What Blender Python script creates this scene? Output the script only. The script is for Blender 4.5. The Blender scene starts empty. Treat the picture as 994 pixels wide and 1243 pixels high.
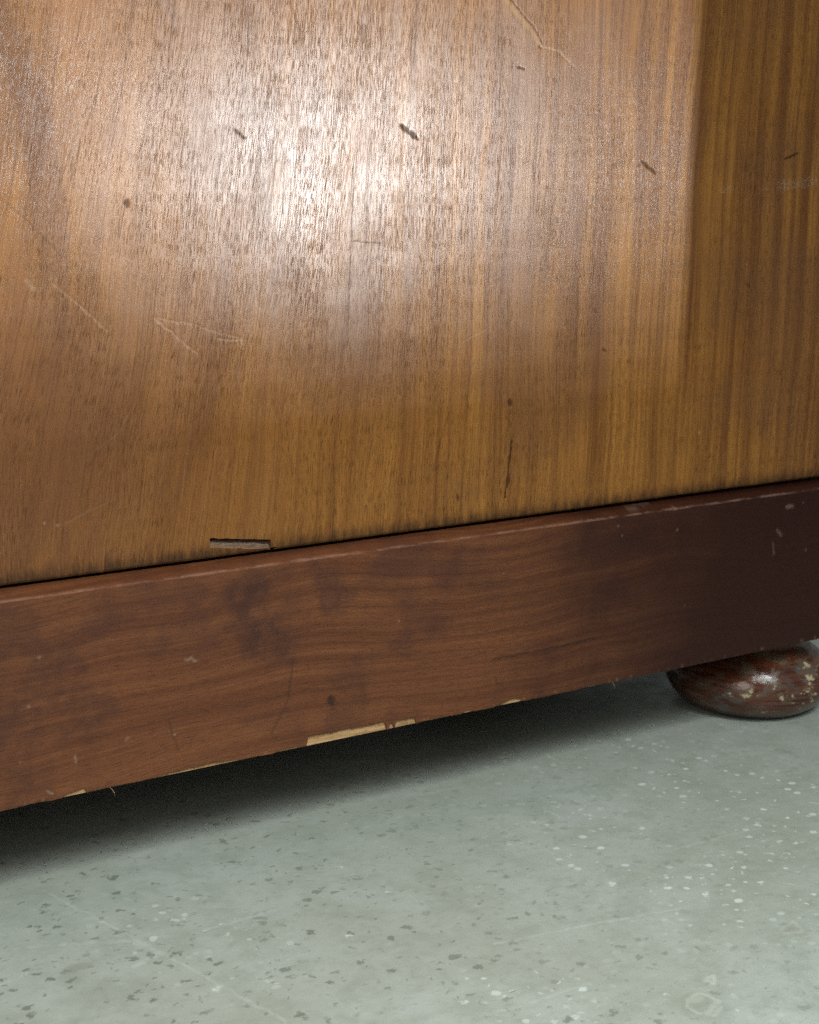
import bpy, bmesh, math, random
import numpy as np
from mathutils import Vector, Matrix, noise as mnoise

random.seed(7)
SC = bpy.context.scene
COL = SC.collection

# ------------------------------------------------------------------ camera
CAM_POS = (-0.270812, -0.752953, 0.393483)
CAM_ROT = [[0.8278585, -0.56040866, 0.02434005], [0.1032411, 0.19487529, 0.97537936], [-0.55135431, -0.8049632, 0.21918637]]          # rows: right, up, backwards
cd = bpy.data.cameras.new('camera')
cd.sensor_fit = 'HORIZONTAL'
cd.sensor_width = 36.0
cd.lens = 36.0 * 2000.0 / 994.0
cd.clip_start = 0.01
cd.clip_end = 50.0
cd.dof.use_dof = True
cd.dof.focus_distance = 0.90
cd.dof.aperture_fstop = 22.0
cam = bpy.data.objects.new('camera', cd)
COL.objects.link(cam)
m3 = Matrix(CAM_ROT).transposed()
cam.matrix_world = Matrix.Translation(CAM_POS) @ m3.to_4x4()
SC.camera = cam

# ------------------------------------------------------------------ world + lamps
SC.view_settings.view_transform = 'Standard'
SC.view_settings.look = 'None'
SC.view_settings.exposure = 0.0
SC.view_settings.gamma = 1.0
SC.cycles.use_denoising = False
SC.cycles.use_adaptive_sampling = True
SC.cycles.adaptive_threshold = 0.02
SC.cycles.use_light_tree = False
SC.cycles.max_bounces = 5
SC.cycles.diffuse_bounces = 3
SC.cycles.glossy_bounces = 3
w = bpy.data.worlds.new('World')
SC.world = w
w.use_nodes = True
bg = w.node_tree.nodes['Background']
bg.inputs[0].default_value = (0.86, 0.95, 0.92, 1)
bg.inputs[1].default_value = 0.22
w.cycles.sampling_method = 'NONE'


def area(name, pos, target, sx, sy, power, color, spread=180.0, roll=0.0):
    ld = bpy.data.lights.new(name, 'AREA')
    ld.shape = 'RECTANGLE'
    ld.size, ld.size_y = sx, sy
    ld.energy = power
    ld.color = color
    ld.spread = math.radians(spread)
    o = bpy.data.objects.new(name, ld)
    COL.objects.link(o)
    q = (Vector(target) - Vector(pos)).to_track_quat('-Z', 'Y')
    o.matrix_world = Matrix.Translation(pos) @ q.to_matrix().to_4x4() @ Matrix.Rotation(roll, 4, 'Z')
    return o


def panes(name, pos, target, sx, sy, power, color, spread=180.0, nx=2, ny=2):
    """one area lamp cut into nx by ny panes, each pane a lamp"""
    q = (Vector(target) - Vector(pos)).to_track_quat('-Z', 'Y').to_matrix()
    d = Vector(target) - Vector(pos)
    for a in range(nx):
        for b in range(ny):
            off = q @ Vector(((a - (nx - 1) / 2) * sx / nx, (b - (ny - 1) / 2) * sy / ny, 0))
            p = Vector(pos) + off
            area(name, p, p + d, sx / nx, sy / ny, power / (nx * ny), color, spread)


# soft daylight from the open side of the room, up and to the left
panes('window_light', (-0.52, -0.78, 0.66), (0.05, 0.0, 0.15), 0.45, 0.45, 2.9, (1.0, 0.95, 0.87))
# added overhead lamp for the floor; narrow spread leaves the panel's right dim
panes('floor_fill_light', (0.02, -1.45, 1.60), (0.10, -0.50, 0.0), 1.1, 0.8, 6.1, (0.93, 1.0, 0.98), 48.0, 3, 2)
# added parallel beams; lamp outlines shape the light patch and its right edge
BEAM_DIR = Vector((-0.51463, 0.85718, 0.02000)).normalized()
BEAM_ROLL = 0.0170
BEAM_E = 2.75
NB = 7
right = Vector((-BEAM_DIR.y, BEAM_DIR.x, 0)).normalized()
if right.x < 0:
    right = -right
up = right.cross(BEAM_DIR) if right.cross(BEAM_DIR).z > 0 else BEAM_DIR.cross(right)
ca, sa = math.cos(BEAM_ROLL), math.sin(BEAM_ROLL)
r2 = right * ca + up * sa
u2 = up * ca - right * sa
for i in range(NB):
    # the lower rim of the patch of light is soft: the stacked lamps end a little apart
    k = i / (NB - 1)
    off = (k - 0.5) * 0.120
    W, H = 0.36 + 0.055 * ((i * 3 + 2) % NB) * (0.5 + 0.5 * k), 0.42 - off
    corner = Vector((0.45806, 0.01200, 0.30671)) + u2 * off
    pos = corner - r2 * (W / 2) + u2 * (H / 2) - BEAM_DIR * 2.0
    ld = bpy.data.lights.new('added_beam_light', 'AREA')
    ld.shape = 'RECTANGLE'
    ld.size, ld.size_y = W, H
    ld.energy = BEAM_E / NB * W * H
    ld.color = (0.94, 0.985, 1.0)
    ld.spread = math.radians(0.48)
    o = bpy.data.objects.new('added_beam_light', ld)
    COL.objects.link(o)
    zax = r2.cross(u2)
    o.matrix_world = Matrix.Translation(pos) @ Matrix((r2, u2, zax)).transposed().to_4x4()
    assert zax.dot(BEAM_DIR) < 0


# ------------------------------------------------------------------ node helpers
class S:
    """a socket (or number) with arithmetic that builds Math nodes"""
    def __init__(self, t, s):
        self.t, self.s = t, s

    def _m(self, op, *a, clamp=False):
        n = self.t.nodes.new('ShaderNodeMath')
        n.operation = op
        n.use_clamp = clamp
        for k, v in enumerate(a):
            if isinstance(v, S):
                self.t.links.new(v.s, n.inputs[k])
            else:
                n.inputs[k].default_value = v
        return S(self.t, n.outputs[0])

    def __add__(self, o): return self._m('ADD', self, o)
    __radd__ = __add__
    def __sub__(self, o): return self._m('SUBTRACT', self, o)
    def __rsub__(self, o): return self._m('SUBTRACT', o, self)
    def __mul__(self, o): return self._m('MULTIPLY', self, o)
    __rmul__ = __mul__
    def __truediv__(self, o): return self._m('DIVIDE', self, o)
    def max(self, o): return self._m('MAXIMUM', self, o)
    def min(self, o): return self._m('MINIMUM', self, o)
    def abs(self): return self._m('ABSOLUTE', self)
    def sin(self): return self._m('SINE', self)
    def clamp(self): return self._m('MINIMUM', self._m('MAXIMUM', self, 0.0), 1.0)

    def ss(self, a, b, lo=0.0, hi=1.0):
        n = self.t.nodes.new('ShaderNodeMapRange')
        n.interpolation_type = 'SMOOTHSTEP'
        self.t.links.new(self.s, n.inputs[0])
        if a > b:
            a, b, lo, hi = b, a, hi, lo
        for k, v in enumerate((a, b, lo, hi)):
            n.inputs[k + 1].default_value = v
        return S(self.t, n.outputs[0])


class G:
    def __init__(self, name):
        self.m = bpy.data.materials.new(name)
        self.m.use_nodes = True
        self.t = self.m.node_tree
        self.b = self.t.nodes['Principled BSDF']
        tc = self.t.nodes.new('ShaderNodeTexCoord')
        sp = self.t.nodes.new('ShaderNodeVectorMath')
        sp.operation = 'SCALE'
        self.t.links.new(tc.outputs['Object'], sp.inputs[0])
        sp.inputs[3].default_value = 1000.0
        self.P = sp.outputs[0]
        x = self.t.nodes.new('ShaderNodeSeparateXYZ')
        self.t.links.new(self.P, x.inputs[0])
        self.x, self.y, self.z = (S(self.t, o) for o in x.outputs)

    def vec(self, x, y, z=0.0):
        n = self.t.nodes.new('ShaderNodeCombineXYZ')
        for k, v in enumerate((x, y, z)):
            if isinstance(v, S):
                self.t.links.new(v.s, n.inputs[k])
            else:
                n.inputs[k].default_value = v
        return n.outputs[0]

    def noise(self, v, scale=1.0, detail=2.0, rough=0.5, dist=0.0, color=False):
        n = self.t.nodes.new('ShaderNodeTexNoise')
        self.t.links.new(v, n.inputs['Vector'])
        n.inputs['Scale'].default_value = scale
        n.inputs['Detail'].default_value = detail
        n.inputs['Roughness'].default_value = rough
        n.inputs['Distortion'].default_value = dist
        return S(self.t, n.outputs[0])

    def voro(self, v, scale=1.0, rand=1.0):
        n = self.t.nodes.new('ShaderNodeTexVoronoi')
        self.t.links.new(v, n.inputs['Vector'])
        n.inputs['Scale'].default_value = scale
        n.inputs['Randomness'].default_value = rand
        c = self.t.nodes.new('ShaderNodeSeparateColor')
        self.t.links.new(n.outputs['Color'], c.inputs[0])
        return S(self.t, n.outputs['Distance']), [S(self.t, o) for o in c.outputs]

    def mix(self, f, a, b, mode='MIX'):
        n = self.t.nodes.new('ShaderNodeMix')
        n.data_type = 'RGBA'
        n.blend_type = mode
        for k, v in ((0, f), (6, a), (7, b)):
            if isinstance(v, S):
                self.t.links.new(v.s, n.inputs[k])
            elif isinstance(v, bpy.types.NodeSocket):
                self.t.links.new(v, n.inputs[k])
            elif k == 0:
                n.inputs[0].default_value = v
            else:
                n.inputs[k].default_value = (*v, 1)
        return n.outputs[2]

    def attr(self, name):
        n = self.t.nodes.new('ShaderNodeAttribute')
        n.attribute_name = name
        return S(self.t, n.outputs['Fac'])

    def finish(self, color, rough, height=None, spec=0.5, bump=1.0, coat=None, coat_rough=0.1, varnish=None):
        L = self.t.links
        L.new(color, self.b.inputs['Base Color'])
        if isinstance(rough, S):
            L.new(rough.s, self.b.inputs['Roughness'])
        else:
            self.b.inputs['Roughness'].default_value = rough
        if isinstance(spec, S):
            L.new(spec.s, self.b.inputs['Specular IOR Level'])
        else:
            self.b.inputs['Specular IOR Level'].default_value = spec
        if coat:
            self.b.inputs['Coat Weight'].default_value = coat
            self.b.inputs['Coat Roughness'].default_value = coat_rough
        if varnish is not None:
            # a thin separate film of varnish without the long tails of the base lobe
            gl = self.t.nodes.new('ShaderNodeBsdfGlossy')
            gl.distribution = 'BECKMANN'
            L.new(varnish[0].s, gl.inputs['Roughness'])
            mx = self.t.nodes.new('ShaderNodeMixShader')
            L.new(varnish[1].s, mx.inputs[0])
            L.new(self.b.outputs[0], mx.inputs[1])
            L.new(gl.outputs[0], mx.inputs[2])
            L.new(mx.outputs[0], self.t.nodes['Material Output'].inputs['Surface'])
        if height is not None:
            n = self.t.nodes.new('ShaderNodeBump')
            n.inputs['Strength'].default_value = bump
            n.inputs['Distance'].default_value = 0.001
            L.new(height.s, n.inputs['Height'])
            L.new(n.outputs[0], self.b.inputs['Normal'])
            if varnish is not None:
                L.new(n.outputs[0], gl.inputs['Normal'])
        return self.m


# ------------------------------------------------------------------ materials
def panel_wood():
    g = G('polished_mahogany')
    x, z = g.x, g.z
    # the figure leans towards the left of the board
    lean = x.ss(330.0, 20.0, 0.0, 0.20)
    wob = g.noise(g.vec(x * 0.012, z * 0.006), 1.0, 2.0)
    xw = x - lean * (z - 300.0) + (wob - 0.5) * 14.0
    # cathedral figure low down on the left
    cath = x.ss(150.0, 20.0) * z.ss(330.0, 250.0)
    xw = xw + cath * (z - 250.0) * (z - 250.0) * -0.0012
    rib = g.noise(g.vec(xw * 0.10, z * 0.0022, 3.0), 1.0, 2.0, 0.55)
    rib2 = g.noise(g.vec(xw * 0.30, z * 0.004, 9.0), 1.0, 2.0, 0.5)
    mott0 = g.noise(g.vec(x * 0.12, z * 0.05, 41.0), 1.0, 2.0, 0.6)
    fine = g.noise(g.vec(xw * 1.1 + (mott0 - 0.5) * 2.2, z * 0.012, 5.0), 1.0, 3.0, 0.65)
    pore = g.noise(g.vec(xw * 2.3 + (mott0 - 0.5) * 4.0, z * 0.15, 1.0), 1.0, 2.0, 0.6)
    pore2 = g.noise(g.vec(xw * 2.4 + (mott0 - 0.5) * 2.0, z * 0.03, 21.0), 1.0, 2.0, 0.6)
    blot = g.noise(g.vec(x * 0.010, z * 0.008, 2.0), 1.0, 3.0, 0.55)
    mott = g.noise(g.vec(x * 0.09, z * 0.045, 8.0), 1.0, 3.0, 0.6)
    strong = x.ss(120.0, 400.0, 0.45, 1.05)
    # base: golden and brown ribbons
    r = (rib - 0.5) * 1.15 + (rib2 - 0.5) * 0.75
    r = (r * strong + 0.5).clamp()
    c = g.mix(r.ss(0.15, 0.85), (0.180, 0.066, 0.019), (0.400, 0.172, 0.038))
    c = g.mix((blot.ss(0.40, 0.66) * 0.55), c, (0.185, 0.080, 0.036))
    fig = g.noise(g.vec((x + (z - 330.0) * (z - 330.0) * 0.0016) * 0.035, z * 0.003, 51.0), 1.0, 2.0, 0.5)
    figm = x.ss(230.0, 60.0)
    c = g.mix(fig.ss(0.48, 0.62) * figm * 0.45, c, (0.350, 0.150, 0.050))
    c = g.mix(fig.ss(0.46, 0.36) * figm * 0.45, c, (0.120, 0.044, 0.021))
    redl = x.ss(200.0, 10.0) * z.ss(360.0, 230.0)
    c = g.mix(redl * 0.7, c, (0.165, 0.066, 0.034))
    yel = z.ss(215.0, 176.0) * mott.ss(0.35, 0.65)
    c = g.mix(yel * 0.55, c, (0.31, 0.135, 0.034))
    c = g.mix(fine.ss(0.52, 0.72) * 0.5, c, (0.085, 0.038, 0.018))
    c = g.mix(fine.ss(0.44, 0.28) * 0.25, c, (0.42, 0.22, 0.085))
    c = g.mix(mott.ss(0.5, 0.75) * 0.22, c, (0.10, 0.045, 0.022))
    pz = pore.ss(0.50, 0.67)
    p2 = pore2.ss(0.55, 0.68)
    pm = (pz * 0.85).max(p2 * 0.7)
    dens = g.noise(g.vec(x * 0.035, z * 0.012, 31.0), 1.0, 2.0).ss(0.30, 0.6, 0.35, 1.0)
    pm = pm * dens
    c = g.mix(pm * 0.72, c, (0.045, 0.020, 0.010))
    # grime and dark water stain along the joint with the plinth
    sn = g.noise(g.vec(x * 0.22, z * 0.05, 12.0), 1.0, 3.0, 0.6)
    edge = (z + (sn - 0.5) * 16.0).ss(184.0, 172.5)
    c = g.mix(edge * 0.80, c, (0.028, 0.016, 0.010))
    dark, lite, gouge = g.attr('dent'), g.attr('scratch'), g.attr('gouge')  # dent also carries the gouge's drawn shadow side
    c = g.mix(gouge * 0.6, c, (0.42, 0.25, 0.13))
    c = g.mix(dark * 0.88, c, (0.042, 0.017, 0.009))
    c = g.mix(lite * 0.36, c, (0.52, 0.36, 0.22))
    scuffn = g.noise(g.vec(x * 0.9, z * 0.9, 14.0), 1.0, 3.0, 0.7).ss(0.52, 0.66)
    scuff = g.attr('scuff') * scuffn
    c = g.mix(scuff * 0.55, c, (0.60, 0.52, 0.44))
    # varnish: uneven sheen, dull in the pores and where it is rubbed
    sm = g.noise(g.vec(x * 0.03, z * 0.03, 6.0), 1.0, 3.0, 0.6)
    rough = sm.ss(0.3, 0.7, 0.36, 0.44) + pm * 0.2 + dark * 0.4 + edge * 0.25 + lite * 0.15
    spec = 0.08 - pm * 0.05 - dark * 0.03
    film = (0.0125 - pm * 0.0088 - dark * 0.009 - gouge * 0.007 - fine.ss(0.48, 0.68) * 0.005).max(0.0)
    frough = sm.ss(0.3, 0.7, 0.205, 0.24)
    peel = g.noise(g.vec(xw * 0.55, z * 0.20, 17.0), 1.0, 2.0, 0.5)
    peel2 = g.noise(g.vec(x * 0.10, z * 0.10, 19.0), 1.0, 2.0, 0.5)
    h = pm * -0.022 + peel * 0.006 + peel2 * 0.025 + fine * 0.010
    return g.finish(c, rough, h, spec, varnish=(frough, film))


def plinth_wood(name='stained_veneer', marks=True):
    g = G(name)
    x, y, z = g.x, g.y, g.z
    wob = g.noise(g.vec(x * 0.012, z * 0.02), 1.0, 2.0)
    bow = g.noise(g.vec(x * 0.005, z * 0.004, 77.0), 1.0, 1.0)
    zw = z + (wob - 0.5) * 9.0 + (bow - 0.5) * 26.0 + y * 0.7 + x.ss(30.0, 190.0) * x.ss(350.0, 190.0) * -12.0
    band = g.noise(g.vec(x * 0.004, zw * 0.20, 2.0), 1.0, 2.0, 0.55)
    line = g.noise(g.vec(x * 0.008, zw * 1.0, 5.0), 1.0, 3.0, 0.6)
    fib = g.noise(g.vec(x * 0.10, zw * 2.3, 8.0), 1.0, 2.0, 0.6)
    blot = g.noise(g.vec(x * 0.014, z * 0.016, 3.0), 1.0, 3.0, 0.6)
    c = g.mix(band.ss(0.25, 0.75), (0.116, 0.038, 0.0165), (0.190, 0.068, 0.027))
    c = g.mix(line.ss(0.50, 0.70) * 0.26, c, (0.045, 0.018, 0.012))
    c = g.mix(line.ss(0.44, 0.30) * 0.34, c, (0.205, 0.088, 0.045))
    c = g.mix(fib.ss(0.54, 0.70) * 0.40, c, (0.040, 0.016, 0.011))
    ppore = g.noise(g.vec(x * 0.16, zw * 2.1, 61.0), 1.0, 2.0, 0.6).ss(0.56, 0.68)
    pdash = g.noise(g.vec(x * 0.035, zw * 1.5, 63.0), 1.0, 3.0, 0.65).ss(0.55, 0.66)
    c = g.mix(ppore * 0.50, c, (0.030, 0.012, 0.008))
    c = g.mix(pdash * 0.34, c, (0.048, 0.018, 0.011))
    c = g.mix(blot.ss(0.50, 0.68) * 0.5, c, (0.062, 0.024, 0.019))
    rough = g.noise(g.vec(x * 0.03, z * 0.05, 4.0), 1.0, 3.0).ss(0.3, 0.7, 0.26, 0.40)
    h = fib * 0.02 + ppore * -0.03 + line * 0.035 + g.noise(g.vec(x * 0.08, z * 0.10, 9.0), 1.0, 2.0) * 0.12
    if marks:
        # right-end shade painted in along with deep red stain, smoke-dark patches elsewhere
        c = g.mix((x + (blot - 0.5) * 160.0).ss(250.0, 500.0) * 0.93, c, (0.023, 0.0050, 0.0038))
        smoke, dark, lite = g.attr('smoke'), g.attr('dent'), g.attr('scratch')
        sk = g.noise(g.vec(x * 0.07, z * 0.05, 15.0), 1.0, 4.0, 0.65).ss(0.35, 0.62, 0.25, 1.0)
        c = g.mix(smoke * sk * 0.9, c, (0.040, 0.018, 0.017))
        c = g.mix(dark * 0.85, c, (0.018, 0.011, 0.009))
        c = g.mix(lite * 0.42, c, (0.42, 0.29, 0.22))
        # arris worn pale
        wn = g.noise(g.vec(x * 0.07, z * 0.3, 11.0), 1.0, 4.0, 0.7)
        arr = (z - 168.7).abs().ss(0.9, 0.2) * wn.ss(0.38, 0.62)
        c = g.mix(arr * 0.36, c, (0.36, 0.20, 0.14))
        wl = (z - 61.2).abs().ss(2.2, 0.4) * g.noise(g.vec(x * 0.16, 0.0, 3.0), 1.0, 4.0, 0.7).ss(0.52, 0.66)
        c = g.mix(wl * 0.35, c, (0.30, 0.17, 0.09))
        rough = rough + arr * 0.3
    return g.finish(c, rough, h, 0.26)


def pale_wood():
    g = G('bare_pale_wood')
    x, z = g.x, g.z
    n = g.noise(g.vec(x * 0.03, z * 0.9, g.y * 0.9), 1.0, 3.0, 0.6)
    n2 = g.noise(g.vec(x * 0.25, z * 0.4, g.y * 0.4), 1.0, 3.0, 0.7)
    c = g.mix(n.ss(0.35, 0.65), (0.36, 0.20, 0.090), (0.52, 0.33, 0.165))
    c = g.mix(n2.ss(0.50, 0.70) * 0.6, c, (0.17, 0.085, 0.04))
    return g.finish(c, 0.75, n * 0.15 + n2 * 0.15, 0.25)


def dark_wood():
    g = G('dark_carcass_wood')
    n = g.noise(g.vec(g.x * 0.02, g.y * 0.3, g.z * 0.3), 1.0, 3.0, 0.6)
    c = g.mix(n, (0.055, 0.022, 0.013), (0.12, 0.052, 0.026))
    return g.finish(c, 0.45, n * 0.1, 0.4)


def plug_wood():
    g = G('greyed_wood')
    n = g.noise(g.vec(g.x * 0.12, g.z * 0.8, g.y * 0.8), 1.0, 4.0, 0.65)
    m = g.noise(g.vec(g.x * 0.9, g.z * 0.12, 7.0), 1.0, 3.0, 0.6)
    c = g.mix(n.ss(0.3, 0.7), (0.075, 0.045, 0.030), (0.22, 0.150, 0.105))
    s = g.attr('rise')
    c = g.mix((s + (m - 0.5) * 0.9).ss(0.60, 1.05) * 0.9, c, (0.235, 0.105, 0.034))
    c = g.mix(m.ss(0.52, 0.66) * 0.5, c, (0.06, 0.03, 0.016))
    return g.finish(c, 0.6, n * 0.3, 0.4)


def foot_varnish():
    g = G('flaking_varnish')
    x, y, z = g.x, g.y, g.z
    P = g.vec(x * 0.055, y * 0.055, z * 0.11)
    a = g.noise(P, 1.0, 5.0, 0.68, 0.6)
    b = g.noise(g.vec(x * 0.13, y * 0.13, z * 0.24), 1.0, 4.0, 0.65)
    d = g.noise(g.vec(x * 0.04, y * 0.04, z * 0.05 + 7.0), 1.0, 2.0)
    zz = g.noise(g.vec(x * 0.03, y * 0.03, z * 0.5), 1.0, 3.0, 0.6)
    c = g.mix(zz.ss(0.3, 0.7), (0.045, 0.013, 0.008), (0.125, 0.040, 0.020))
    c = g.mix(a.ss(0.49, 0.58) * 0.7, c, (0.115, 0.085, 0.062))
    c = g.mix(d.ss(0.50, 0.62) * b.ss(0.45, 0.6) * 0.7, c, (0.075, 0.072, 0.064))
    fl = (a * 0.55 + b * 0.45 + (x - 568.0) * 0.0012 - (z - 22.0).abs() * 0.004).ss(0.545, 0.575)
    c = g.mix(fl * 0.95, c, (0.44, 0.34, 0.21))
    c = g.mix(z.ss(9.0, 2.0) * 0.9, c, (0.012, 0.010, 0.009))  # rim shadow near the floor, painted black into the colour
    rough = fl * 0.5 + 0.16 + a.ss(0.5, 0.6) * 0.15
    return g.finish(c, rough, fl * 0.35 + b * 0.30 + a * 0.3, 0.5)


def floor_vinyl():
    g = G('speckled_floor')
    x, y = g.x, g.y
    dx = g.noise(g.vec(x * 0.16, y * 0.16, 1.0), 1.0, 4.0, 0.65)
    dy = g.noise(g.vec(x * 0.16, y * 0.16, 5.0), 1.0, 4.0, 0.65)
    xx = x + (dx - 0.5) * 13.0
    yy = y + (dy - 0.5) * 13.0
    big = g.noise(g.vec(x * 0.006, y * 0.006, 2.0), 1.0, 3.0, 0.6)
    mid = g.noise(g.vec(x * 0.035, y * 0.035, 3.0), 1.0, 4.0, 0.65)
    tiny = g.noise(g.vec(x * 0.7, y * 0.7, 3.0), 1.0, 3.0, 0.6)
    c = g.mix(big.ss(0.3, 0.7), (0.345, 0.370, 0.322), (0.405, 0.436, 0.402))
    c = g.mix(mid.ss(0.40, 0.68) * 0.6, c, (0.270, 0.300, 0.250))
    mid2 = g.noise(g.vec(x * 0.10, y * 0.14, 33.0), 1.0, 4.0, 0.7)
    c = g.mix(mid2.ss(0.50, 0.72) * 0.35, c, (0.235, 0.262, 0.218))
    c = g.mix(mid2.ss(0.46, 0.30) * 0.25, c, (0.46, 0.50, 0.46))
    c = g.mix(tiny.ss(0.5, 0.75) * 0.18, c, (0.22, 0.25, 0.22))
    # rotate so that the flecks run with the sheet
    ca, sa = math.cos(0.12), math.sin(0.12)
    u = xx * ca + yy * sa
    v = yy * ca - xx * sa
    leftd = x.ss(420.0, 60.0, 0.30, 1.0)
    rightw = x.ss(120.0, 420.0, 0.12, 1.0)

    ux, vx = x + (dx - 0.5) * 4.5, y + (dy - 0.5) * 4.5

    def flecks(sc, asp, seed, r0, r1, keep, plain=False):
        d, col = g.voro(g.vec((ux if plain else u) * sc, (vx if plain else v) * sc * asp, seed), 1.0)
        rad = col[0] * (r1 - r0) + r0
        return (rad - d).ss(-0.01, 0.12) * (keep - col[1]).ss(0.0, 0.02)
    wear = g.noise(g.vec(x * 0.014, y * 0.014, 9.0), 1.0, 2.0)
    f1 = flecks(0.095, 1.35, 1.3, 0.14, 0.34, 0.80)
    f2 = flecks(0.17, 1.3, 4.7, 0.10, 0.32, 0.70)
    dk = (f1.max(f2 * 0.8)) * leftd * wear.ss(0.30, 0.52, 0.25, 1.0)
    c = g.mix(dk * 0.72, c, (0.125, 0.140, 0.108))
    f3 = flecks(0.105, 1.15, 8.1, 0.16, 0.33, 0.80, True)
    f4 = flecks(0.20, 1.2, 6.4, 0.10, 0.30, 0.50)
    cl = g.attr('white_patch')
    wt = (f3.max(f4)) * (rightw * 0.38 + cl * 1.1).clamp() * wear.ss(0.62, 0.42, 0.35, 1.0)
    f5 = flecks(0.06, 1.2, 2.2, 0.06, 0.19, 0.35) * y.ss(60.0, -60.0)
    wt = wt.max(f5 * 0.85)
    c = g.mix(wt * 0.75, c, (0.64, 0.70, 0.66))
    scr = g.attr('scratch') * g.noise(g.vec(x * 0.15, y * 0.15, 6.0), 1.0, 3.0).ss(0.35, 0.6, 0.3, 1.0)
    c = g.mix(scr * 0.24, c, (0.60, 0.66, 0.62))
    ring = g.attr('ring')
    c = g.mix(ring * 0.45, c, (0.62, 0.66, 0.60))
    fill = g.attr('chip')
    c = g.mix(fill * 0.45, c, (0.235, 0.25, 0.205))
    # hairline scuffs
    hs = g.noise(g.vec(u * 0.020, v * 0.9, 3.0), 1.0, 3.0, 0.6).ss(0.68, 0.76)
    c = g.mix(hs * 0.22, c, (0.55, 0.60, 0.56))
    rough = mid.ss(0.3, 0.7, 0.30, 0.46) + dk * 0.15 + scr * 0.1
    h = mid * 0.10 + dk * -0.10 + wt * 0.06 + tiny * 0.02 + big * 0.4
    return g.finish(c, rough, h, 0.45)


M_PANEL = panel_wood()
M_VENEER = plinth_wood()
M_SIDE = plinth_wood('stained_plinth_wood', False)
M_PALE = pale_wood()
M_DARK = dark_wood()
M_PLUG = plug_wood()
M_FOOT = foot_varnish()
M_FLOOR = floor_vinyl()


# ------------------------------------------------------------------ mesh helpers
def obj(name, bm, mat, parent=None, smooth=False):
    bmesh.ops.recalc_face_normals(bm, faces=bm.faces)
    me = bpy.data.meshes.new(name)
    bm.to_mesh(me)
    bm.free()
    me.materials.append(mat)
    if smooth:
        for p in me.polygons:
            p.use_smooth = True
    o = bpy.data.objects.new(name, me)
    COL.objects.link(o)
    o.parent = parent
    return o


def box(x0, x1, y0, y1, z0, z1, bm=None, bevel=0.0):
    bm = bm or bmesh.new()
    r = bmesh.ops.create_cube(bm, size=1.0)
    for v in r['verts']:
        v.co = Vector((x0 + (v.co.x + .5) * (x1 - x0), y0 + (v.co.y + .5) * (y1 - y0), z0 + (v.co.z + .5) * (z1 - z0)))
    if bevel:
        bmesh.ops.bevel(bm, geom=list(bm.edges), offset=bevel, segments=2, affect='EDGES')
    return bm


RNG = np.random.default_rng(11)
LAT = RNG.random((64, 64))


def vnoise(u, v, seed=0):
    u = u + seed * 7.31
    v = v + seed * 3.77
    i, j = np.floor(u).astype(int), np.floor(v).astype(int)
    fu, fv = u - i, v - j
    fu, fv = fu * fu * (3 - 2 * fu), fv * fv * (3 - 2 * fv)
    a, b = LAT[i % 64, j % 64], LAT[(i + 1) % 64, j % 64]
    c, d = LAT[i % 64, (j + 1) % 64], LAT[(i + 1) % 64, (j + 1) % 64]
    return (a * (1 - fu) + b * fu) * (1 - fv) + (c * (1 - fu) + d * fu) * fv


def fnoise(u, v, seed=0, octaves=3):
    s, a, tot = 0.0, 1.0, 0.0
    for k in range(octaves):
        s = s + a * vnoise(u * 2 ** k, v * 2 ** k, seed + k)
        tot += a
        a *= 0.55
    return s / tot


def worn_lines(u, v, segs, freq=0.5, amp=1.6):
    """how worn each point (mm) is by the given lines: (start, end, halfwidth, strength)"""
    uu = u + (fnoise(u * freq, v * freq, 1) - 0.5) * amp
    vv = v + (fnoise(u * freq, v * freq, 5) - 0.5) * amp
    out = np.zeros(u.shape)
    for a, b, hw, st in segs:
        m = hw + amp
        sel = (u > min(a[0], b[0]) - m) & (u < max(a[0], b[0]) + m) & (v > min(a[1], b[1]) - m) & (v < max(a[1], b[1]) + m)
        if not sel.any():
            continue
        pu, pv = uu[sel] - a[0], vv[sel] - a[1]
        bu, bv = b[0] - a[0], b[1] - a[1]
        h = np.clip((pu * bu + pv * bv) / (bu * bu + bv * bv + 1e-9), 0, 1)
        d = np.hypot(pu - bu * h, pv - bv * h)
        if hw > 1.2 and amp < 2.5:      # a dent: pointed ends, uneven rim
            hw = hw * (0.55 + 0.45 * np.sin(np.pi * np.clip(0.15 + 0.75 * h, 0, 1))) * (0.8 + 0.5 * fnoise(u[sel] * 0.9, v[sel] * 0.9, 12))
        k = np.clip((hw - d) / (hw * 0.65), 0, 1)
        out[sel] = np.maximum(out[sel], k * k * (3 - 2 * k) * st)
    return out


def grid_faces(nu, nv, off=0, flip=False):
    i = (np.arange(nu - 1)[:, None] * nv + np.arange(nv - 1)[None, :]).ravel() + off
    f = np.stack([i, i + nv, i + nv + 1, i + 1], 1)
    return f[:, ::-1] if flip else f


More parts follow.
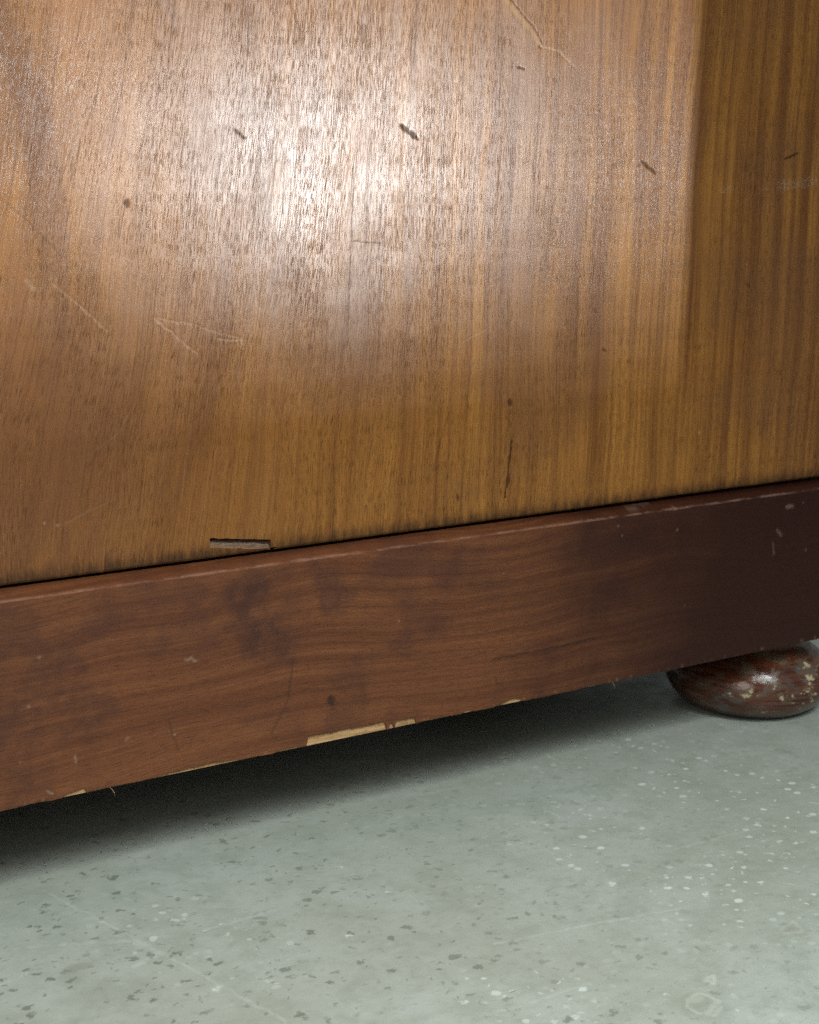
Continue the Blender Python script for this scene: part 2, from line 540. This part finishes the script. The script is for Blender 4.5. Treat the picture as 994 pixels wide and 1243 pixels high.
def mesh_obj(name, verts, quads, mat, parent=None, polys=(), attrs=None):
    """quads: smooth grid faces; polys: further flat faces"""
    me = bpy.data.meshes.new(name)
    nq, loops = len(quads), quads.ravel().tolist()
    starts = list(range(0, nq * 4, 4))
    for p in polys:
        starts.append(len(loops))
        loops += p
    me.vertices.add(len(verts))
    me.vertices.foreach_set('co', np.asarray(verts, dtype=np.float32).ravel())
    me.loops.add(len(loops))
    me.loops.foreach_set('vertex_index', np.array(loops, dtype=np.int32))
    me.polygons.add(len(starts))
    me.polygons.foreach_set('loop_start', np.array(starts, dtype=np.int32))
    sm = np.zeros(len(starts), dtype=bool)
    sm[:nq] = True
    me.polygons.foreach_set('use_smooth', sm)
    for k, val in (attrs or {}).items():
        full = np.zeros(len(verts), dtype=np.float32)
        full[:len(val)] = val
        me.attributes.new(k, 'FLOAT', 'POINT').data.foreach_set('value', full)
    me.update(calc_edges=True)
    me.materials.append(mat)
    o = bpy.data.objects.new(name, me)
    COL.objects.link(o)
    o.parent = parent
    return o


# ------------------------------------------------------------------ floor
us = np.concatenate([[-3.0, -1.2, -0.4], np.arange(-0.09, 0.72, 0.0010), [0.9, 1.5, 3.0]])
vs = np.concatenate([[-3.0, -1.2, -0.6], np.arange(-0.34, 0.07, 0.0010), [0.3, 1.0, 3.0]])
gu, gv = [a.ravel() for a in np.meshgrid(us, vs, indexing='ij')]
mu, mv = gu * 1000, gv * 1000
FA = {'white_patch': worn_lines(mu, mv, [((430.4,-5.5),(456.0,-69.4),60,1),
        ((456.0,-69.4),(435.0,-130.7),60,1),
        ((325.3,-64.9),(337.7,-161.8),50,0.9),
        ((186.6,-194.9),(203.5,-223.4),40,0.8),
        ((62.1,-39.5),(88.4,-96.6),50,0.5),
        ((469.6,-77.4),(404.4,-177.9),60,1)], 0.03, 40.0),
      'scratch': worn_lines(mu, mv, [((31.8,17.6),(55.3,-77.3),1.3,0.9),
        ((55.3,-77.3),(72.9,-160.3),1.3,0.9),
        ((75.8,-61.6),(124.4,-61.1),1.6,0.8),
        ((200.8,-151.2),(257.0,-160.3),1.3,0.9),
        ((257.0,-160.3),(313.4,-171.4),1.3,0.9),
        ((156.4,-204.9),(214.5,-207.4),1.4,0.7),
        ((-12.1,-27.3),(46.7,-53.1),1.5,0.7),
        ((46.7,-53.1),(53.9,-75.5),1.5,0.7),
        ((331.7,-25.9),(330.8,-42.9),1.5,0.9),
        ((19.6,-44.6),(29.2,-44.4),3,1),
        ((-24.5,-60.7),(-11.2,-57.8),2,0.7),
        ((359.5,-112.5),(422.5,-116.2),1.3,0.6),
        ((378.5,-174.5),(390.0,-193.4),1.5,0.5),
        ((37.0,-78.8),(49.1,-74.5),2.5,1),
        ((497.3,-1.3),(497.2,-20.8),1.5,0.8)], 0.12, 3.0),
      'ring': worn_lines(mu, mv, [((245.4,-242.0),(254.4,-242.1),1.5,0.9),
        ((254.4,-242.1),(257.1,-249.2),1.5,0.9),
        ((257.1,-249.2),(253.7,-256.1),1.5,0.9),
        ((253.7,-256.1),(245.6,-259.9),1.5,0.9),
        ((245.6,-259.9),(240.3,-254.0),1.5,0.9),
        ((240.3,-254.0),(241.1,-246.5),1.5,0.9),
        ((241.1,-246.5),(245.4,-242.0),1.5,0.9),
        ((243.4,-256.8),(257.4,-251.2),2.2,1),
        ((245.3,-243.8),(250.4,-245.1),3.5,0.8),
        ((267.5,-232.4),(273.1,-233.0),1.8,0.7),
        ((273.1,-233.0),(266.2,-238.3),1.8,0.7),
        ((266.2,-238.3),(265.8,-234.2),1.8,0.7),
        ((337.2,-215.5),(349.4,-212.1),1.6,0.6),
        ((349.4,-212.1),(345.8,-222.9),1.6,0.6),
        ((345.8,-222.9),(334.5,-219.2),1.6,0.6)], 0.2, 3.0),
      'chip': worn_lines(mu, mv, [((246.2,-247.9),(249.7,-253.6),14,0.8),
        ((343.0,-216.9),(343.9,-219.6),9,0.7),
        ((9.4,-63.7),(17.4,-63.9),5,1),
        ((530.6,-29.9),(533.2,-34.9),5,0.8)], 0.2, 3.0)}
gz = 0.00006 * FA['ring'] - 0.00015 * FA['chip'] - 0.00004 * FA['scratch']
floor = mesh_obj('floor', np.stack([gu, gv, gz], 1), grid_faces(len(us), len(vs)), M_FLOOR, attrs=FA)
floor['kind'] = 'structure'

# ------------------------------------------------------------------ cabinet
X0, X1 = -0.34, 0.642
D1 = 0.46
TOP = 0.92
root = bpy.data.objects.new('wooden_cabinet', None)
COL.objects.link(root)
root['label'] = 'worn reddish brown wooden cabinet with chipped plinth and bun foot on the floor'
root['category'] = 'cabinet'

# side panel: front sheet with the slot cut through near its lower edge
PY = 0.012
SL = [(0.12435, 0.18440), (0.16186, 0.17938), (0.16139, 0.17363), (0.12459, 0.17916)]           # slot corners in x, z: top left, top right, bottom right, bottom left
bm = bmesh.new()


def pz0(xx):
    """lower edge of the panel: not quite straight, opening a little to the right"""
    t = (xx - X0) / (X1 - X0)
    return 0.1726 + 0.0012 * t + 0.0003 * mnoise.noise(Vector((xx * 40, 0, 3)))


xs = sorted(set([X0 + (X1 - X0) * i / 120 for i in range(121)]))
sx0, sx1 = min(p[0] for p in SL) - 0.004, max(p[0] for p in SL) + 0.004
lo = [xx for xx in xs if xx <= sx0] + [sx0]
hi = [sx1] + [xx for xx in xs if xx >= sx1]
ZM = 0.1864


def sheet(xlist):
    prev = None
    for xx in xlist:
        cur = [bm.verts.new((xx, PY + 0.0016, pz0(xx))), bm.verts.new((xx, PY + 0.0004, pz0(xx) + 0.0005)), bm.verts.new((xx, PY, pz0(xx) + 0.0016)),
               bm.verts.new((xx, PY, ZM))]
        if prev:
            for k in range(3):
                bm.faces.new((prev[k], cur[k], cur[k + 1], prev[k + 1]))
        prev = cur
    return cur


a = sheet(lo)
b = None
# right part
start = len(bm.verts)
prev = None
first = None
for xx in hi:
    cur = [bm.verts.new((xx, PY + 0.0016, pz0(xx))), bm.verts.new((xx, PY + 0.0004, pz0(xx) + 0.0005)), bm.verts.new((xx, PY, pz0(xx) + 0.0016)),
           bm.verts.new((xx, PY, ZM))]
    if prev:
        for k in range(3):
            bm.faces.new((prev[k], cur[k], cur[k + 1], prev[k + 1]))
    else:
        first = cur
    prev = cur
b = first
# ragged slot outline, clockwise from top left
def ragged(p, q, n, amp, seed):
    out = []
    for i in range(n):
        t = i / n
        j = mnoise.noise(Vector((t * 9, seed, 0))) * amp * (0 if i == 0 else 1)
        out.append((p[0] + (q[0] - p[0]) * t, p[1] + (q[1] - p[1]) * t + j))
    return out


top = ragged(SL[0], SL[1], 14, 0.0006, 1)
rgt = [SL[1]]
bot = ragged(SL[2], SL[3], 14, 0.0005, 5)
F = lambda p, y=PY: bm.verts.new((p[0], y, p[1]))
tv = [F(p) for p in top] + [F(SL[1])]
bv = [F(p) for p in bot] + [F(SL[3])]
bm.faces.new([a[3]] + tv + [b[3]])
bm.faces.new([b[2], b[3], tv[-1], bv[0]])
bm.faces.new([a[3], a[2], bv[-1], tv[0]])
bm.faces.new([a[2]] + [b[2]] + bv)
bm.faces.new((a[1], b[1], b[2], a[2]))
bm.faces.new((a[0], b[0], b[1], a[1]))
loop = tv + bv
dl = [bm.verts.new((v.co.x, PY + 0.009, v.co.z)) for v in loop]
for i in range(len(loop)):
    j = (i + 1) % len(loop)
    bm.faces.new((loop[i], loop[j], dl[j], dl[i]))
bm.faces.new(dl)
# thickness: edges turned back
for i, (px, c0) in enumerate(((X0, None), (X1, None))):
    v = [bm.verts.new((px, PY + 0.0002, 0.18)), bm.verts.new((px, PY + 0.018, 0.18)), bm.verts.new((px, PY + 0.018, TOP)), bm.verts.new((px, PY + 0.0002, TOP))]
    bm.faces.new(v)
bmesh.ops.recalc_face_normals(bm, faces=bm.faces)
for f in bm.faces:          # the front must face the room
    if abs(f.normal.y) > 0.9 and f.normal.y > 0:
        f.normal_flip()
bm.verts.index_update()
lv = [tuple(v.co) for v in bm.verts]
lf = [[v.index for v in f.verts] for f in bm.faces]
bm.free()
us = np.concatenate([[X0, -0.15], np.arange(-0.02, 0.612, 0.00055), [X1]])
vs = np.concatenate([np.arange(ZM, 0.495, 0.00055), [0.6, TOP]])
gu, gv = [a.ravel() for a in np.meshgrid(us, vs, indexing='ij')]
mu, mv = gu * 1000, gv * 1000
PA = {'dent': worn_lines(mu, mv, [((311.3,473.7),(324.0,463.5),0.55,0.6),  # first three lines: shadow side of the gouge, drawn dark
        ((324.0,463.5),(331.4,457.2),0.55,0.6),
        ((331.4,457.2),(336.6,449.8),0.55,0.6),
        ((241.4,401.7),(246.3,399.2),2.0,1),
        ((246.3,399.2),(252.4,395.4),2.0,1),
        ((138.7,397.1),(144.9,393.5),1.3,0.85),
        ((79.0,361.5),(79.0,359.1),2.4,0.8),
        ((320.1,435.9),(324.8,435.7),1.1,0.8),
        ((417.1,384.8),(428.9,378.5),1.6,0.75),
        ((540.2,388.5),(551.2,392.3),1.5,0.9),
        ((323.2,246.0),(323.4,243.1),2.4,0.8),
        ((323.5,240.1),(322.9,227.8),0.9,0.4),
        ((325.7,221.1),(324.0,203.7),1.1,0.95),
        ((324.0,203.7),(321.9,182.7),1.1,0.95),
        ((324.7,201.1),(323.9,193.7),1.5,0.8),
        ((393.7,272.4),(396.5,270.8),1.6,0.6),
        ((211.1,380.7),(210.7,345.8),0.7,0.45),
        ((210.7,345.8),(209.7,314.8),0.7,0.45),
        ((209.7,314.8),(209.3,283.3),0.6,0.35),
        ((279.1,241.8),(272.7,222.9),0.8,0.35),
        ((272.7,222.9),(268.6,207.8),0.8,0.35),
        ((13.9,362.9),(29.9,349.4),0.6,0.2),
        ((29.9,349.4),(44.2,334.6),0.6,0.2),
        ((334.9,447.9),(335.2,447.7),1.6,0.9),
        ((286.8,192.3),(287.5,189.2),1.4,0.7),
        ((286.3,175.5),(288.8,172.2),2,0.9),
        ((512.2,308.9),(516.1,307.2),1.3,0.5),
        ((168.3,388.6),(167.6,354.7),0.6,0.4),
        ((54.8,390.4),(50.6,372.8),0.7,0.4),
        ((68.4,433.3),(64.2,413.9),0.6,0.18),
        ((64.2,413.9),(56.1,392.4),0.6,0.18),
        ((167.5,185.7),(175.4,177.8),0.9,0.4),
        ((95.4,391.2),(94.2,367.1),0.6,0.35),
        ((209.8,340.1),(229.5,338.5),0.6,0.5),
        ((97.5,381.3),(98.4,379.3),1.6,0.4)]),
      'scratch': worn_lines(mu, mv, [((94.5,301.8),(104.6,294.2),0.55,0.8),
        ((104.6,294.2),(117.7,283.4),0.55,0.8),
        ((93.6,303.1),(113.0,299.4),0.5,0.6),
        ((113.0,299.4),(132.1,293.4),0.5,0.6),
        ((132.1,293.4),(146.7,289.3),0.5,0.6),
        ((129.2,290.5),(143.8,289.4),0.5,0.8),
        ((143.8,289.4),(144.8,284.6),0.5,0.8),
        ((39.7,321.6),(52.3,311.1),0.7,0.6),
        ((52.3,311.1),(67.4,297.5),0.7,0.6),
        ((25.9,323.9),(30.0,319.8),1.8,0.55),
        ((51.5,415.4),(52.0,415.0),1.3,1),
        ((41.1,414.6),(41.3,414.4),1.3,0.5),
        ((54.4,370.9),(60.0,370.5),0.55,0.5),
        ((60.0,370.5),(67.7,369.0),0.55,0.5),
        ((334.9,447.9),(348.9,445.9),0.9,0.55),
        ((348.9,445.9),(361.0,437.7),0.9,0.55),
        ((403.3,402.4),(402.4,396.6),0.7,0.8),
        ((402.4,396.6),(401.5,390.8),0.7,0.8),
        ((286.9,281.9),(303.8,288.8),0.5,0.5),
        ((32.0,202.9),(32.2,202.7),1.3,0.8),
        ((39.0,201.3),(39.2,201.0),1.1,0.7),
        ((478.8,214.2),(479.6,213.6),0.9,0.9),
        ((505.8,218.6),(506.2,218.3),0.55,0.8),
        ((164.5,246.2),(164.7,246.0),0.55,0.8),
        ((429.5,225.9),(429.8,225.6),0.6,0.6),
        ((276.2,368.0),(288.8,367.1),0.5,0.4),
        ((288.8,367.1),(300.3,369.0),0.5,0.4),
        ((309.4,427.4),(314.7,414.0),0.5,0.5),
        ((95.3,383.2),(94.6,363.1),0.5,0.4),
        ((269.1,438.9),(278.7,421.8),0.55,0.3),
        ((10.7,258.7),(10.9,258.4),0.55,0.9),
        ((61.0,238.2),(73.2,245.7),0.5,0.25),
        ((73.2,245.7),(77.9,253.8),0.5,0.25),
        ((38.9,200.0),(70.4,211.7),0.5,0.3),
        ((564.3,213.2),(565.4,210.3),0.55,0.5)]),
      'gouge': worn_lines(mu, mv, [((307.2,473.5),(320.5,462.8),2.1,1),
        ((320.5,462.8),(328.5,456.1),2.1,1),
        ((328.5,456.1),(334.9,448.8),2.1,1)]),
      'scuff': worn_lines(mu, mv, [((536.0,371.3),(548.8,372.4),5,1),
        ((548.8,372.4),(570.2,374.7),5,1),
        ((486.8,368.4),(493.9,370.0),3.5,0.8),
        ((521.1,369.6),(524.8,369.6),2,0.7),
        ((283.0,368.0),(294.6,367.1),4,0.6)])}
depth = PA['dent'] * 0.05 + PA['scratch'] * 0.035
depth += (fnoise(mu / 60, mv / 60, 3) - 0.5) * 0.10 * np.clip((gv - ZM) / 0.03, 0, 1)
gy = PY + depth * 0.001
ng = len(gu)
panel = mesh_obj('side_panel', np.concatenate([np.stack([gu, gy, gv], 1), np.array(lv)]), grid_faces(len(us), len(vs)), M_PANEL, root,
                 [[k + ng for k in f] for f in lf], PA)

# greyed plug let into the slot, its face sloping outwards to the bottom
bm = bmesh.new()
la = bm.verts.layers.float.new('rise')
n = 24
rows = []
for i in range(n + 1):
    t = i / n
    xt = SL[0][0] + (SL[1][0] - SL[0][0]) * t
    zt = SL[0][1] + (SL[1][1] - SL[0][1]) * t
    xb = SL[3][0] + (SL[2][0] - SL[3][0]) * t
    zb = SL[3][1] + (SL[2][1] - SL[3][1]) * t
    r = []
    for s, dep in ((0.0, 0.0075), (0.18, 0.0052), (0.42, 0.0028), (0.55, 0.0022), (0.8, 0.0012), (1.0, 0.0004)):
        j = mnoise.noise(Vector((t * 7, s * 3, 2))) * 0.0006 + mnoise.noise(Vector((t * 25, s * 5, 8))) * 0.0003
        r.append(bm.verts.new((xt + (xb - xt) * s, PY + max(dep + j, 0.0002), zt + (zb - zt) * s)))
    rows.append(r)
for p, q in zip(rows, rows[1:]):
    for k in range(5):
        bm.faces.new((p[k], q[k], q[k + 1], p[k + 1]))
for r in rows:
    for k, s in enumerate((0.0, 0.18, 0.42, 0.55, 0.8, 1.0)):
        r[k][la] = s
plug = obj('wood_plug', bm, M_PLUG, root)
plug['label'] = 'greyed wooden plug let into a slot at the bottom of the panel'

# carcass behind the panel
bm = box(X0 + 0.002, X1 - 0.002, PY + 0.0215, D1, 0.164, TOP)
obj('carcass', bm, M_DARK, root)
bm = box(X0 - 0.012, X1 + 0.012, -0.004, D1 + 0.01, TOP + 0.0005, TOP + 0.026, bevel=0.004)
obj('cabinet_top', bm, M_DARK, root)

# plinth: pale core board, dark veneer in front with its lower edge broken away
ZB, ZE = 0.0600, 0.1690
bm = box(X0 + 0.001, X1 - 0.001, 0.0013, 0.019, ZB, 0.1655)
core = obj('plinth', bm, M_PALE, root)

CHIPS = [(0.0329, 0.0469, 0.0012, 0.0035, 1), (0.0469, 0.0767, 0.0008, 0.0008, 0), (0.0744, 0.1409, 0.0012, 0.003, 0), (0.1106, 0.1564, 0.0016, 0.0005, 0), (0.1787, 0.2330, 0.006, 0.005, 1), (0.2342, 0.2382, 0.0038, 0.0038, 1), (0.2382, 0.2538, 0.0046, 0.004, 1), (0.2538, 0.2861, 0.0012, 0.0004, 0), (0.2861, 0.2952, 0.001, 0.0025, 0), (0.3107, 0.3336, 0.001, 0.0042, 0), (0.1564, 0.1787, 0.001, 0.0016, 0), (0.0086, 0.0262, 0.0006, 0.0006, 0), (0.3755, 0.4027, 0.0012, 0.0006, 0)]          # x0, x1, height: stretches where the veneer is missing


def vz(xx):
    h = 0.0
    for c0, c1, hh0, hh1, ragg in CHIPS:
        if c0 <= xx <= c1:
            t = (xx - c0) / (c1 - c0)
            e = min(1.0, (xx - c0) / 0.0012, (c1 - xx) / 0.0012) if ragg > 0 else math.sin(math.pi * t) ** 0.7
            h = max(h, (hh0 + (hh1 - hh0) * t) * e * (1 + 0.10 * mnoise.noise(Vector((xx * 90, 3, 1)))) + 0.0004 * mnoise.noise(Vector((xx * 420, 1, 1))) + 0.0003 * mnoise.noise(Vector((xx * 1100, 4, 1))))
    base = -0.00015 + 0.0002 * mnoise.noise(Vector((xx * 110, 7, 1))) + 0.0002 * mnoise.noise(Vector((xx * 500, 2, 4)))
    return ZB + max(h, 0) + max(base, -0.0003)


def ledge_dz(xx):
    return 0.00035 * mnoise.noise(Vector((xx * 30, 4, 2))) + 0.0002 * mnoise.noise(Vector((xx * 160, 5, 2)))


ux = np.concatenate([np.linspace(X0, -0.02, 60)[:-1], np.arange(-0.02, 0.615, 0.0007), np.linspace(0.615, X1, 20)[1:]])
cols = []
NF = 140
for xx in ux:
    d = ledge_dz(xx)
    nick = max(0.0, mnoise.noise(Vector((xx * 60, 9, 1))) - 0.35) * 0.0022
    zl, zh = vz(xx) + 0.0004, ZE - 0.0010 - nick
    cols.append([(0.0013, zl - 0.0004), (0.0001, zl - 0.0003)] + [(0.0, zl + (zh - zl) * k / NF) for k in range(NF + 1)] + [
        (0.0003, ZE - 0.0003 - nick + d * 0.5), (0.0012 + nick, ZE + 0.0002 + d), (0.0060, ZE + 0.0018 + d),
        (0.0112, ZE + 0.0034 + d * 0.6), (0.0117, ZE + 0.0031), (0.0118, ZE - 0.0036)])
cols = np.array(cols)
gu = np.repeat(ux, cols.shape[1])
gy, gv = cols[:, :, 0].ravel(), cols[:, :, 1].ravel()
mu, mv = gu * 1000, gv * 1000
VA = {'smoke': worn_lines(mu, mv, [((140.6,157.1),(153.4,127.5),22,0.75),
        ((191.3,157.4),(193.5,150.0),16,0.6),
        ((28.2,140.0),(45.0,97.6),20,0.45),
        ((7.2,156.0),(8.9,69.2),22,0.45),
        ((166.2,142.0),(169.0,118.0),16,0.35),
        ((209.8,92.0),(204.7,73.2),18,0.4),
        ((285.1,165.2),(307.2,142.4),20,0.3)], 0.06, 26.0),
      'dent': worn_lines(mu, mv, [((193.5,85.5),(195.2,83.2),3.6,0.85),
        ((308.3,91.0),(341.1,90.5),1.0,0.7),
        ((341.1,90.5),(388.5,91.8),1.0,0.7),
        ((310.0,79.3),(312.7,74.6),0.9,0.6),
        ((312.7,74.6),(315.2,74.7),0.9,0.6),
        ((93.8,91.0),(98.9,72.8),1.0,0.35),
        ((105.8,74.8),(109.7,81.0),0.9,0.3),
        ((169.1,113.2),(166.7,89.7),1.0,0.4),
        ((166.7,89.7),(156.3,72.3),1.0,0.4),
        ((284.9,94.7),(303.1,96.0),0.8,0.4),
        ((220.6,109.9),(249.0,107.5),0.8,0.4),
        ((392.7,110.0),(413.3,109.3),0.8,0.3)], 0.4, 2.0),
      'scratch': worn_lines(mu, mv, [((103.6,123.2),(107.0,123.1),1.0,0.8),
        ((107.0,123.1),(109.9,121.3),1.0,0.8),
        ((553.3,159.5),(558.9,159.5),2.2,0.55),
        ((545.4,144.4),(549.8,139.9),1.8,0.4),
        ((542.3,136.2),(544.0,128.0),1.2,0.3),
        ((575.3,127.1),(575.7,126.8),1.6,0.5),
        ((22.9,137.8),(23.1,137.6),1,0.8),
        ((16.2,113.0),(16.4,112.7),1,0.7),
        ((40.6,81.5),(41.4,78.6),0.8,0.8),
        ((25.0,65.8),(28.1,63.8),0.9,0.8),
        ((97.1,82.5),(97.3,82.2),1,0.8),
        ((68.6,85.1),(70.9,85.6),1.8,0.35),
        ((239.4,124.8),(239.7,124.5),0.9,0.7),
        ((402.7,163.1),(403.1,162.8),0.9,0.6),
        ((453.5,154.7),(453.9,154.4),1,0.7),
        ((451.0,169.1),(451.3,168.8),1.6,0.5),
        ((281.7,177.0),(290.6,177.5),1.6,0.6),
        ((415.8,171.2),(436.5,172.7),1.1,0.4),
        ((406.6,156.3),(407.0,156.0),0.9,0.5),
        ((463.6,102.8),(464.0,102.4),0.9,0.5),
        ((569.1,160.7),(569.6,160.4),0.9,0.4),
        ((264.2,175.0),(277.0,176.0),1.3,0.5),
        ((313.3,144.2),(313.6,143.9),0.8,0.5),
        ((364.6,135.0),(364.9,134.7),0.8,0.4),
        ((140.5,168.5),(140.8,168.3),0.8,0.4),
        ((11.5,84.1),(11.7,83.8),0.8,0.6),
        ((54.3,113.8),(54.6,113.5),0.7,0.5)], 0.5, 2.0)}
front = np.clip((168.0 - mv) / 2, 0, 1) * np.clip((mv - 63.0) / 3, 0, 1)
gy = gy + front * 0.001 * (VA['dent'] * 0.15 - VA['scratch'] * 0.06 + (fnoise(mu / 60, mv / 25, 9) - 0.5) * 0.25)
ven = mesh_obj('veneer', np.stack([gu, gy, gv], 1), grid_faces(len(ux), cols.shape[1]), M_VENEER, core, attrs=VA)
ven['label'] = 'dark reddish veneer face of the plinth, broken away along its lower edge'

# the other three sides of the plinth
for args in ((X0, X0 + 0.018, 0.0195, D1, ZB, 0.1635), (X1 - 0.018, X1, 0.0195, D1, ZB, 0.1635), (X0 + 0.0185, X1 - 0.0185, D1 - 0.018, D1 - 0.001, ZB, 0.1635)):
    obj('plinth_return', box(*args), M_SIDE, root)

# wood fibre hanging from the broken veneer
def fibre(pts, rad):
    bm = bmesh.new()
    prev = None
    for i, p in enumerate(pts):
        r = rad * (1 - 0.7 * i / (len(pts) - 1))
        cur = [bm.verts.new((p[0] + r * math.cos(a), p[1] + r * math.sin(a), p[2])) for a in (0, 2.1, 4.2)]
        if prev:
            for k in range(3):
                bm.faces.new((prev[k], prev[(k + 1) % 3], cur[(k + 1) % 3], cur[k]))
        prev = cur
    return bm


for fx, fz in (((0.0612, 0), (0.4063, 0))):
    bm = fibre([(fx - 0.0022, 0.0006, ZB + 0.0012), (fx - 0.0008, -0.0003, ZB - 0.0005), (fx + 0.0004, -0.0008, ZB - 0.0025), (fx + 0.0008, -0.0005, ZB - 0.0048)], 0.00022)
    obj('fibre', bm, M_PALE, core)

# bun feet
FS = 1.085
FOOT = [(0.0, 0.0), (0.0395, 0.0), (0.0425, 0.0012), (0.0475, 0.0050), (0.0520, 0.0105), (0.0548, 0.0165), (0.0557, 0.0220), (0.0547, 0.0280),
        (0.0515, 0.0345), (0.0460, 0.0405), (0.0400, 0.0448), (0.0355, 0.0475), (0.0340, 0.0500), (0.0340, 0.0600)]
FX, FY = 0.5873, 0.0564
for fx, fy in ((FX, FY), (X0 + (X1 - FX), FY), (FX, D1 - FY), (X0 + (X1 - FX), D1 - FY)):
    bm = bmesh.new()
    prev = None
    SEG = 64
    for r, z in FOOT:
        r *= FS
        if r == 0:
            prev = [bm.verts.new((fx, fy, z))]
            continue
        cur = []
        for k in range(SEG):
            an = 2 * math.pi * k / SEG
            rr = r * (1 + 0.008 * mnoise.noise(Vector((math.cos(an) * 2, math.sin(an) * 2, z * 60))))
            cur.append(bm.verts.new((fx + rr * math.cos(an), fy + rr * math.sin(an), z)))
        for k in range(SEG):
            j = (k + 1) % SEG
            if len(prev) == 1:
                bm.faces.new((prev[0], cur[k], cur[j]))
            else:
                bm.faces.new((prev[k], cur[k], cur[j], prev[j]))
        prev = cur
    obj('bun_foot', bm, M_FOOT, root, smooth=True)
